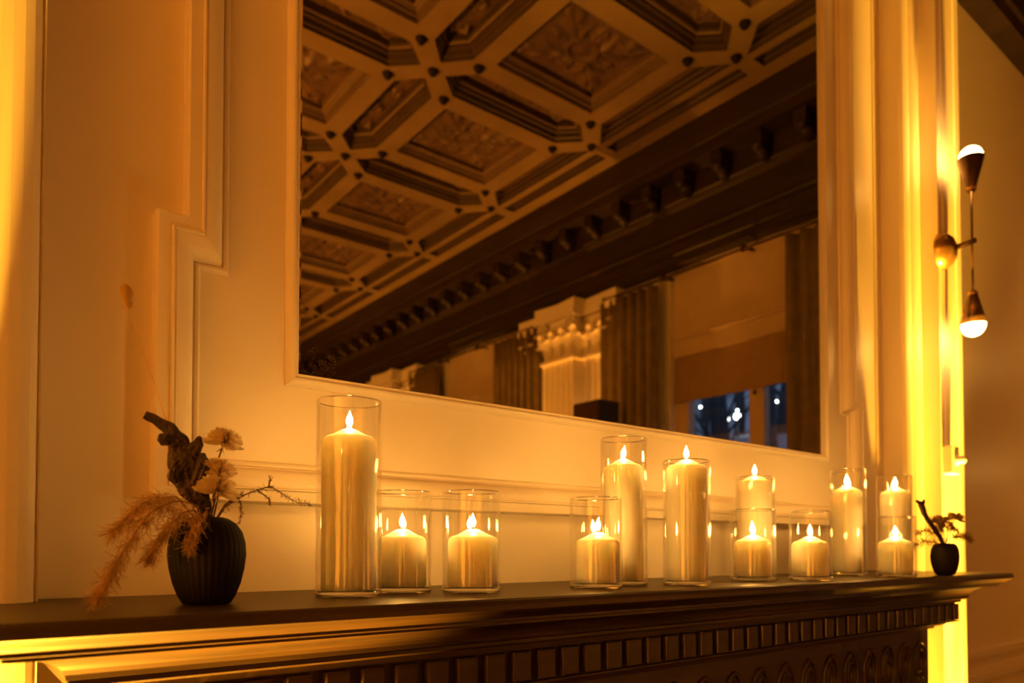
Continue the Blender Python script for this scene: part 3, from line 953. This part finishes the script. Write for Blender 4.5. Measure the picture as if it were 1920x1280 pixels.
for i, pc in enumerate(PIL_C):
    make_sconce((XW - .1105, pc + .33, H(.86)), -PI / 2, ('double cone sconce on the pilaster nearest the fireplace end', 'double cone sconce on the fluted pilaster between first and second windows', 'double cone sconce on the fluted pilaster between second and third windows')[i])
for i, yy in enumerate((-1.4, -5.3, -9.2)):  # left-wall sconces added out of view to lift the room light
    make_sconce((XL, yy, H(1.0)), PI / 2, ('added unseen double cone fill sconce on the blank long wall, nearest the fireplace', 'added unseen double cone fill sconce halfway along the blank long wall', 'added unseen double cone fill sconce at the far end of the blank long wall')[i])

# ------------------------------------------------------------------ floor uplights washing the pilasters, plus added fill along the left wall
def make_uplight(x, y_, label, watts, aim, size=46, colr=LAMP_COL, blend=.6, flood=0):
    t_ = thing('floor_uplight', (x, y_, 0), label, 'uplight', 'floor uplights')
    MB().lathe([(0, 0), (.055, 0), (.055, .012), (.040, .016), (.040, .10), (.036, .10), (.036, .085), (0, .085)], 24).build('housing', M['black'], t_)
    MB().lathe([(0, .088), (.035, .088)], 24).build('lens', M['lens'], t_)
    ld = bpy.data.lights.new('uplight_beam', 'SPOT')
    ld.energy = watts; ld.color = colr; ld.shadow_soft_size = .03
    ld.spot_size = math.radians(size); ld.spot_blend = blend
    lo = bpy.data.objects.new('uplight_beam', ld)
    col.objects.link(lo); lo.parent = t_; lo.location = (0, 0, .11)
    d = Vector(aim) - Vector((x, y_, .11))
    lo.rotation_euler = d.to_track_quat('-Z', 'Y').to_euler()
    if flood:
        l2 = ld.copy(); l2.energy = flood; l2.spot_size = math.radians(64); l2.spot_blend = 1.0
        o2 = bpy.data.objects.new('uplight_flood', l2)
        col.objects.link(o2); o2.parent = t_; o2.location = (0, 0, .115)
        o2.rotation_euler = lo.rotation_euler
make_uplight(-.085, .98, 'black can uplight on the floor by the hidden chimney pilaster', UP_W * 2.1, (.16, 1.0, 2.4), 58)
make_uplight(2.93, .99, 'black can uplight on the floor below the lit pilaster', UP_W * 9, (3.02, 1.13, 4.6), 19, LAMP_COL, 1.0, UP_W * 1.5)
for i, yy in enumerate((-2.6, -6.5, -10.0)):  # uplights added out of view as general fill for the hall
    make_uplight(XL + .5, yy, ('added unseen fill uplight against the blank long wall, nearest the fireplace', 'added unseen fill uplight halfway along the blank long wall', 'added unseen fill uplight at the far end of the blank long wall')[i], ROOM_W * (.9, .8, .8)[i], (XL + 1.8, yy - .6, 4.0), 110, ROOM_COL, .8)
make_uplight(XL + .35, -.45, 'added unseen fill uplight washing the blank long wall by the fireplace corner', ROOM_W * 4.2, (XL + .02, -.45, 2.4), 60, ROOM_COL, .8)  # added fill, bounced off the left wall onto the chimney breast
for i, pc in enumerate(PIL_C[1:]):
    make_uplight(XW - .62, pc + .30, ('black can uplight below the pilaster between first and second windows', 'black can uplight below the pilaster between second and third windows')[i], ROOM_W * .36, (XW - .2, pc + .25, 1.3), 76, ROOM_COL, .9)

# ------------------------------------------------------------------ small wall box below the sconce
t_ = thing('switch_box', (2.968, 1.1425, H(.335)), 'small cream switch box with a round knob below the sconce', 'switch')
MB().bbox(-.036, .036, -.036, 0, -.052, .052, .005).build('housing', M['white_plastic'], t_)
kb = MB().lathe([(0, .030), (.010, .030), (.014, .026), (.016, .004), (.022, .002), (.022, 0), (0, 0)], 20)
kb.v = [(x, -.036 - zz, y_) for x, y_, zz in kb.v]
kb.build('knob', M['white_plastic'], t_)

# ------------------------------------------------------------------ candles in glass cylinders
ztop = H(ZM)
def make_vase(c, r, h, label, group):
    t_ = thing('glass_cylinder', (c[0], c[1], ztop), label, 'glass vase', group)
    MB().lathe([(r, .0095), (r, h - .0012)], 48).lathe([(r - .0026, .0095), (r - .0026, h - .0012)], 48).build('glass_wall', M['glass'], t_)
    MB().lathe([(r - .0029, h - .0016), (r - .0023, h - .0003), (r - .0013, h + .0004), (r - .0003, h - .0003), (r + .0003, h - .0016)], 48).build('rim', M['rim'], t_)
    MB().lathe([(0, .0004), (r - .004, .0004), (r - .001, .0016), (r, .004), (r, .0094), (0, .0094)], 48).build('glass_base', M['glass_solid'], t_)
    return t_
def make_candle(c, r, h, fl, lean, label, group, seed):
    """h and fl are measured from the shelf: top of the wax, height of the flame"""
    rn = random.Random(seed)
    t_ = thing('pillar_candle', (c[0], c[1], ztop + .0097), label, 'candle', group)
    hh = h - .0097
    prof = [(0, 0), (r - .002, 0), (r, .002)]
    sh0 = hh - .0235
    prof += [(r, sh0 * k / 6) for k in range(1, 7)]
    for i in range(1, 8):
        a = i / 7 * PI / 2
        prof.append((r - .013 * (1 - math.cos(a)), sh0 + .0125 * math.sin(a)))
    prof += [(r * .52, hh - .0072), (r * .36, hh - .0036), (r * .24, hh - .0010), (r * .14, hh), (r * .08, hh - .0008), (0, hh - .001)]
    b = MB().lathe(prof, 40)
    b.v = [(x * (1 + .006 * noise.noise(Vector((x * 20, y_ * 20, zz * 14 + seed)))), y_ * (1 + .006 * noise.noise(Vector((x * 20, y_ * 20, zz * 14 + seed)))), zz) for x, y_, zz in b.v]
    b.build('wax_body', M['wax'], t_)
    MB().tube([(0, 0, hh - .002), (.0004, 0, hh + .004), (.0016, 0, hh + .0085)], [.0011, .0011, .0008], 6).build('wick', M['wick'], t_)
    fb = hh + .0035
    fp = [(0, 0), (.0026, .0008), (.0046, .0045), (.0056, .0085), (.0051, .0125), (.0038, .0165), (.0021, .0205), (.0009, .0240), (0, .0265)]
    k = fl / .0285
    f_ = MB().lathe([(rr_ * (k ** .6), zz * k) for rr_, zz in fp], 12, (0, 0, fb))
    f_.v = [(x + lean * ((zz - fb) / .025) ** 2 * .006, y_, zz) for x, y_, zz in f_.v]
    f_.build('flame', M['flame'], t_)
    return t_
RX, RY = .785, -.619     # sideways direction as seen along the shelf
CANDLES = [
    # centre, vase radius, vase height, candle radius, candle height, flame, side offset, lean, vase label, candle label
    ((.511, 1.061), .0505, .305, .0425, .262, .028, .0, .1, 'tallest clear glass cylinder, nearest the ribbed black vase', 'tall pillar candle burning deep in the glass nearest the ribbed vase', 'tall'),
    ((.632, 1.104), .0490, .172, .0410, .108, .026, -.001, .0, 'short glass cylinder tucked behind the tallest one', 'short pillar candle half hidden by the tallest candle glass', 'short'),
    ((.724, 1.031), .0500, .172, .0430, .108, .026, .003, -.1, 'short glass cylinder standing alone between the two tall glasses', 'short pillar candle in the lone glass between the tall ones', 'short'),
    ((.999, 1.007), .0500, .172, .0420, .106, .028, .004, .4, 'short glass cylinder in front of a tall one at mid shelf', 'short pillar candle in front of a tall candle at mid shelf', 'short'),
    ((1.130, 1.057), .0485, .304, .0408, .262, .027, .0, .7, 'tall glass cylinder rising well above its candle behind a short glass', 'tall pillar candle behind a short one, its flame below the rim', 'tall'),
    ((1.234, .976), .0490, .258, .0422, .261, .028, .0, .0, 'tall glass cylinder filled to its rim by a candle, standing in the open', 'tall pillar candle level with its rim, nothing standing before it', 'tall'),
    ((1.665, 1.098), .0490, .260, .0440, .264, .028, .0, .0, 'tall glass cylinder filled to its rim behind a short glass', 'tall pillar candle level with its rim behind a short candle', 'tall'),
    ((1.525, 1.012), .0530, .168, .0428, .108, .032, .0, -.4, 'wide short glass cylinder before a brim full tall one', 'short pillar candle in front of the brim full tall candle', 'short'),
    ((1.654, .940), .0490, .166, .0421, .105, .028, -.001, .1, 'short glass cylinder next to a tall one with a sunken candle', 'short pillar candle set at the shelf front between two tall glasses', 'short'),
    ((2.084, 1.067), .0490, .306, .0410, .259, .033, -.003, .2, 'tall glass cylinder standing between two short glasses near the small vase', 'tall pillar candle between two short candles near the small vase', 'tall'),
    ((2.287, 1.027), .0500, .297, .0428, .262, .031, .003, .0, 'tall glass cylinder behind the last short glass by the small vase', 'tall pillar candle behind the last short one by the small vase', 'tall'),
    ((2.064, .924), .0500, .164, .0430, .109, .028, -.002, -.3, 'last short glass cylinder, closest to the small black vase', 'last short pillar candle, closest to the small black vase', 'short'),
]
for i, (c, r, h, cr_, ch, fl, off, lean, lv, lc, kind_) in enumerate(CANDLES):
    make_vase(c, r, h, lv, kind_ + ' glass cylinders on the mantel')
    make_candle((c[0] + RX * off, c[1] + RY * off), cr_, ch, fl, lean, lc, kind_ + ' pillar candles on the mantel', i)

# ------------------------------------------------------------------ vases with dried flowers
BV = Vector((.286, 1.017, ztop))
t_ = thing('ribbed_vase', BV, 'large matt black ribbed vase holding dried flowers and bark', 'vase')
R_ = .0485
prof = [(0, .0004), (.026, .0004), (.030, .002), (.036, .012), (.042, .028), (.0465, .048), (R_, .066), (.0475, .082), (.0435, .096), (.036, .107), (.026, .1135), (.019, .1155), (.0165, .1150), (.0155, .111), (.022, .100), (.030, .07), (.030, .02), (0, .012)]
MB().lathe(prof, 144, rib=36, ribamp=.026).build('body', M['ceramic'], t_)
SV = Vector((2.298, .892, ztop))
t_ = thing('bud_vase', SV, 'small matt black bud vase at the end of the mantel', 'vase')
prof = [(0, .0004), (.020, .0004), (.025, .003), (.031, .016), (.036, .036), (.0375, .055), (.035, .075), (.030, .087), (.0235, .0925), (.021, .0915), (.026, .080), (.030, .05), (.022, .014), (0, .010)]
MB().lathe(prof, 64).build('body', M['ceramic'], t_)

def ribbon_leaf(mb_, p0, p1, w, bow=(0, 0, 0), n_=5, nrm=None):
    """a narrow petal or blade, folded along its middle so that it has depth"""
    p0 = Vector(p0); p1 = Vector(p1); bow = Vector(bow)
    d = (p1 - p0)
    a = d.cross(nrm if nrm is not None else Vector((.3, .5, .8))).normalized()
    nn = d.cross(a).normalized()
    vs = []; fs = []
    for i in range(n_ + 1):
        s_ = i / n_
        p = p0 + d * s_ + bow * math.sin(PI * s_)
        ww = w * (math.sin(PI * (.12 + .80 * s_)) ** .7) / 2
        vs += [p - a * ww + nn * w * .12, p - nn * w * .10, p + a * ww + nn * w * .12]
    for i in range(n_):
        b = 3 * i
        fs += [(b, b + 1, b + 4, b + 3), (b + 1, b + 2, b + 5, b + 4)]
    mb_.add(vs, fs, True)

def strawflower(base, head, axis, r, label, seed, closed=.0, mat='petal', n_ring=(18, 24, 28, 26, 18)):
    rn = random.Random(seed)
    base = Vector(base); head = Vector(head); axis = Vector(axis).normalized()
    t_ = thing('strawflower', base, label, 'dried flower', 'dried strawflowers')
    hl = head - base
    st = MB().tube([(0, 0, 0), hl * .4 + Vector((.003, 0, .004)), hl * .8 + Vector((-.003, 0, 0)), hl - axis * .003], [.0012, .0012, .0011, .0013], 6).build('stem', M['stem'], t_)
    for b in range(4):
        a_ = b * 1.6
        q = MB(); ribbon_leaf(q, hl - axis * (.004 + .002 * b), hl - axis * (.006 + .003 * b) + Vector((math.cos(a_), math.sin(a_), -.2)) * .008, .003)
        q.build('sepal', M['petal_dark'], st)
    e1 = axis.cross(Vector((.2, 1, .1))).normalized(); e2 = axis.cross(e1)
    pb = MB()
    for k, cnt in enumerate(n_ring):
        el = (-.12 + .30 * k + closed)
        for i in range(cnt):
            a_ = 2 * PI * (i + .5 * (k % 2)) / cnt + rn.uniform(-.12, .12)
            e_ = el + rn.uniform(-.13, .13)
            L = r * (1 - .12 * k) * rn.uniform(.85, 1.06)
            d = (e1 * math.cos(a_) + e2 * math.sin(a_)) * math.cos(e_) + axis * math.sin(e_)
            o0 = hl + axis * (.001 * k) + d * r * .10
            ribbon_leaf(pb, o0, o0 + d * L, r * .25, axis * r * .06 * (1 if k else -1), 4, axis.cross(d))
    pb.build('petals', M[mat], t_)
    MB().sphere(hl + axis * .004, r * .28, 10, 8, 1, 1, .8).build('disc', M['petal_dark'], t_)
    return t_
nb = BV + Vector((.0, 0, .112))
strawflower(nb + Vector((.004, .002, 0)), (.3045, 1.012, H(.146)), (.10, -.25, 1), .0255, 'cream strawflower standing highest above the ribbed vase', 1, -.02)
strawflower(nb + Vector((.006, -.003, 0)), (.2955, 1.002, H(.103)), (.05, -.45, 1), .0235, 'cream strawflower half opened just under the highest bloom', 2, .30)
strawflower(nb + Vector((-.001, -.006, 0)), (.290, .990, H(.079)), (.10, -.20, 1), .027, 'wide flat strawflower resting low on the rim of the ribbed vase', 3, -.02)

# weathered bark
t_ = thing('bark_piece', nb + Vector((-.004, .004, -.02)), 'dark twisted piece of bark leaning from the ribbed vase', 'bark')
o_ = nb + Vector((-.004, .004, -.02))
def loft(path, widths, seed, mat, nm, par, org, n_=18, flat=.55):
    vs = []; fs = []
    P = [Vector(p) - org for p in path]
    # resample
    Q = []; W = []
    for i in range(len(P) - 1):
        for k in range(6):
            s_ = k / 6
            Q.append(P[i].lerp(P[i + 1], s_)); W.append(widths[i] * (1 - s_) + widths[i + 1] * s_)
    Q.append(P[-1]); W.append(widths[-1])
    for i, p in enumerate(Q):
        d = (Q[min(i + 1, len(Q) - 1)] - Q[max(i - 1, 0)]).normalized()
        a = d.cross(Vector((0, 1, 0))).normalized(); b = d.cross(a)
        for k in range(n_):
            t2 = 2 * PI * k / n_
            nz_ = noise.noise(Vector((math.cos(t2) * 2.2, math.sin(t2) * 2.2, i * .22 + seed)))
            rg = 1 + .32 * nz_ + .10 * math.cos(7 * t2 + i * .1)
            vs.append(p + (a * math.cos(t2) + b * math.sin(t2) * flat) * W[i] * rg)
    m_ = len(Q)
    for i in range(m_ - 1):
        for k in range(n_):
            fs.append((i * n_ + k, i * n_ + (k + 1) % n_, (i + 1) * n_ + (k + 1) % n_, (i + 1) * n_ + k))
    fs.append(tuple(range(n_))); fs.append(tuple(range((m_ - 1) * n_, m_ * n_)))
    return MB().add(vs, fs, False).build(nm, mat, par)
loft([(.289, 1.02, H(.030)), (.281, 1.018, H(.060)), (.268, 1.016, H(.082)), (.257, 1.014, H(.105)), (.251, 1.013, H(.128)), (.246, 1.012, H(.143)), (.236, 1.012, H(.157)), (.219, 1.011, H(.166)), (.207, 1.011, H(.172))],
     [.007, .010, .0185, .0185, .0165, .0115, .0085, .006, .0055], 3.0, M['bark'], 'bark_body', t_, o_)
loft([(.247, 1.008, H(.137)), (.236, 1.006, H(.141)), (.226, 1.004, H(.142)), (.221, 1.004, H(.143))], [.006, .0065, .0075, .004], 9.0, M['bark'], 'bark_knob', t_, o_)
loft([(.252, 1.008, H(.115)), (.242, 1.004, H(.104)), (.239, 1.003, H(.094)), (.243, 1.004, H(.086))], [.007, .007, .006, .003], 12.0, M['bark'], 'bark_flake', t_, o_)
loft([(.262, 1.008, H(.125)), (.270, 1.006, H(.140)), (.272, 1.006, H(.150))], [.009, .007, .002], 15.0, M['bark'], 'bark_flake', t_, o_)
loft([(.266, 1.004, H(.085)), (.276, 1.002, H(.112)), (.275, 1.003, H(.128))], [.006, .009, .003], 21.0, M['bark'], 'bark_flake', t_, o_)

# bunny tail grass
g0 = nb + Vector((-.010, .006, -.01))
t_ = thing('bunny_tail_grass', g0, 'single bunny tail grass on a thread thin stem above the bark', 'dried grass')
pts = [(.276, 1.022, H(.035)), (.255, 1.02, H(.10)), (.2345, 1.018, H(.167)), (.215, 1.017, H(.225)), (.198, 1.017, H(.275)), (.188, 1.017, H(.304))]
MB().tube([Vector(p) - g0 for p in pts], [.0009, .0008, .0006, .0005, .0004, .0004], 6).build('stem', M['tail'], t_)
q = MB(); ribbon_leaf(q, Vector((.250, 1.019, H(.115))) - g0, Vector((.2325, 1.017, H(.172))) - g0, .0065, (.001, 0, 0)); q.build('blade', M['tail'], t_)
hb = Vector((.188, 1.017, H(.302))) - g0; ht = Vector((.1825, 1.017, H(.332))) - g0
q = MB()
for i in range(260):
    s_ = rng.random(); a_ = rng.uniform(0, 2 * PI)
    c_ = hb.lerp(ht, s_); w_ = .0080 * math.sin(PI * (.15 + .75 * s_))
    d = Vector((math.cos(a_), math.sin(a_), 1.1))
    ribbon_leaf(q, c_, c_ + d * w_, .0011, n_=2)
hd = q.build('seed_head', M['tail'], t_)
hd['kind'] = 'stuff'

# pampas plumes drooping over the rim
def plume(pts, n_, L, w, label, seed, spread=.010):
    rn = random.Random(seed)
    org = Vector(pts[0])
    P = [Vector(p) - org for p in pts]
    t_ = thing('pampas_plume', org, label, 'dried grass', 'pampas plumes in the ribbed vase')
    def at(s_):
        k = s_ * (len(P) - 1); i = min(int(k), len(P) - 2)
        return P[i].lerp(P[i + 1], k - i)
    MB().tube([at(i / 16) for i in range(17)], [.0012 - .0008 * i / 16 for i in range(17)], 6).build('stem', M['fern'], t_)
    q = MB()
    for i in range(n_):
        s_ = .25 + .75 * rn.random() ** .8
        p = at(s_) + Vector((rn.gauss(0, 1), rn.gauss(0, 1), rn.gauss(-.3, 1))) * spread * .45 * math.sin(PI * min(1, .15 + .8 * s_))
        d = (at(min(1, s_ + .08)) - at(max(0, s_ - .05))).normalized()
        dd = (d * 1.0 + Vector((rn.gauss(0, .75), rn.gauss(0, .75), rn.gauss(-.25, .75)))).normalized()
        l_ = L * rn.uniform(.4, 1.1)
        ribbon_leaf(q, p, p + dd * l_, w * rn.uniform(.5, 1.3), Vector((rn.gauss(0, .1), rn.gauss(0, .1), -.15)) * l_ * .4, 3, Vector((rn.gauss(0, 1), rn.gauss(0, 1), rn.gauss(0, 1))))
    ob = q.build('feathery_spikelets', M['plume'], t_)
    ob['kind'] = 'stuff'
plume([(.277, 1.008, H(.036)), (.268, .998, H(.060)), (.240, .99, H(.064)), (.212, .985, H(.050)), (.190, .98, H(.020)), (.172, .98, H(-.014)), (.158, .98, H(-.040)), (.150, .98, H(-.056))], 850, .021, .0009, 'tan pampas plume trailing furthest down toward the shelf', 11)
plume([(.276, 1.004, H(.036)), (.262, .988, H(.052)), (.245, .978, H(.048)), (.226, .974, H(.028)), (.210, .97, H(.004)), (.204, .97, H(-.010))], 640, .019, .0009, 'tan pampas plume hanging in front over the vase shoulder', 12)
plume([(.280, 1.004, H(.037)), (.272, .984, H(.047)), (.262, .970, H(.040)), (.253, .966, H(.018)), (.250, .964, H(.002))], 380, .016, .0009, 'short pampas plume hugging the front of the ribbed vase', 13)
plume([(.274, 1.014, H(.037)), (.245, 1.01, H(.070)), (.215, 1.005, H(.066)), (.190, 1.0, H(.046)), (.170, 1.0, H(.022))], 520, .021, .0009, 'thin pampas plume spreading sideways from the ribbed vase', 14)

# fern sprigs
def sprig(pts, label, seed, needles=60, L=.010, group='fern sprigs in the ribbed vase', mat='fern', w=.0009):
    rn = random.Random(seed)
    org = Vector(pts[0]); P = [Vector(p) - org for p in pts]
    t_ = thing('fern_sprig', org, label, 'dried fern', group)
    def at(s_):
        k = s_ * (len(P) - 1); i = min(int(k), len(P) - 2)
        return P[i].lerp(P[i + 1], k - i)
    MB().tube([at(i / 14) for i in range(15)], [.0011 - .0008 * i / 14 for i in range(15)], 6).build('stem', M['stem'], t_)
    q = MB()
    for i in range(needles):
        s_ = .3 + .7 * i / needles
        p = at(s_); d = (at(min(1, s_ + .03)) - at(s_ - .03)).normalized()
        dd = (d * .7 + Vector((rn.gauss(0, .5), rn.gauss(0, .5), rn.gauss(0, .7)))).normalized()
        ribbon_leaf(q, p, p + dd * L * rn.uniform(.5, 1.1), w, n_=2)
    ob = q.build('needles', M[mat], t_)
    ob['kind'] = 'stuff'
    return t_
sprig([(.292, 1.012, H(.036)), (.305, 1.006, H(.062)), (.330, 1.0, H(.076)), (.357, 1.0, H(.087)), (.366, 1.0, H(.088)), (.385, .998, H(.076)), (.402, .997, H(.068)), (.4205, .997, H(.067))], 'dry fern sprig reaching sideways toward the tallest candle', 21, 110, .0075)
sprig([(.362, 1.0, H(.087)), (.3625, 1.0, H(.094)), (.363, 1.0, H(.103))], 'tiny upright fern tip on the reaching sprig', 22, 26, .006)
sprig([(.345, 1.0, H(.083)), (.355, .998, H(.076)), (.362, .996, H(.070)), (.361, .996, H(.064))], 'small hanging fern tip below the reaching sprig', 23, 34, .0055)
sprig([(.292, 1.008, H(.036)), (.306, 1.0, H(.064)), (.317, .992, H(.073)), (.320, .988, H(.062)), (.3195, .986, H(.048)), (.318, .985, H(.036))], 'fern sprig bending down over the front of the ribbed vase', 24, 80, .006)
sprig([(.290, 1.008, H(.036)), (.300, 1.002, H(.054)), (.312, .998, H(.066)), (.324, .996, H(.075))], 'short bushy fern sprig under the low bloom', 25, 60, .009)

# small arrangement at the end of the mantel
sb = SV + Vector((0, 0, .085))
t_ = thing('twig', sb, 'dark forked twig leaning from the small black vase', 'twig')
loft([(2.292, .893, H(.018)), (2.262, .890, H(.040)), (2.222, .888, H(.062)), (2.180, .887, H(.082)), (2.150, .886, H(.104)), (2.133, .886, H(.126))], [.005, .0065, .0065, .0065, .0075, .010], 2.0, M['bark'], 'twig_body', t_, sb, 12, .8)
loft([(2.139, .886, H(.118)), (2.124, .886, H(.130)), (2.104, .886, H(.136))], [.009, .007, .003], 4.0, M['bark'], 'twig_fork', t_, sb, 10, .8)
loft([(2.137, .886, H(.120)), (2.146, .886, H(.134)), (2.152, .886, H(.142))], [.008, .005, .002], 5.0, M['bark'], 'twig_fork', t_, sb, 10, .8)
strawflower(sb, (2.262, .884, H(.086)), (-.1, -.2, 1), .026, 'tan dried bloom leaning to the twig side of the small vase', 31, .05, 'petal_dark', (12, 14, 14))
strawflower(sb + Vector((.004, 0, 0)), (2.342, .880, H(.096)), (.15, -.2, 1), .026, 'tan dried bloom on the wall side of the small vase', 32, .05, 'petal_dark', (12, 14, 14))
for i, (dx, dz, dy) in enumerate(((-.10, .060, 0), (-.16, .030, .01), (-.07, .055, -.02), (.06, .055, .0), (.12, .045, .01), (.17, .020, -.01), (.10, .02, -.03), (-.20, -.002, .0), (.02, .05, .02))):
    p1 = sb + Vector((dx, dy, dz))
    sprig([sb + Vector((dx * .05, dy * .1, -.005)), sb + Vector((dx * .3, dy * .4, dz * .75 + .012)), sb + Vector((dx * .7, dy * .8, dz + .012)), p1],
          ('wispy dried fern sprig fanning out of the small black vase'), 60 + i, 130, .019, 'fern sprigs in the small vase', 'fern', .0016)
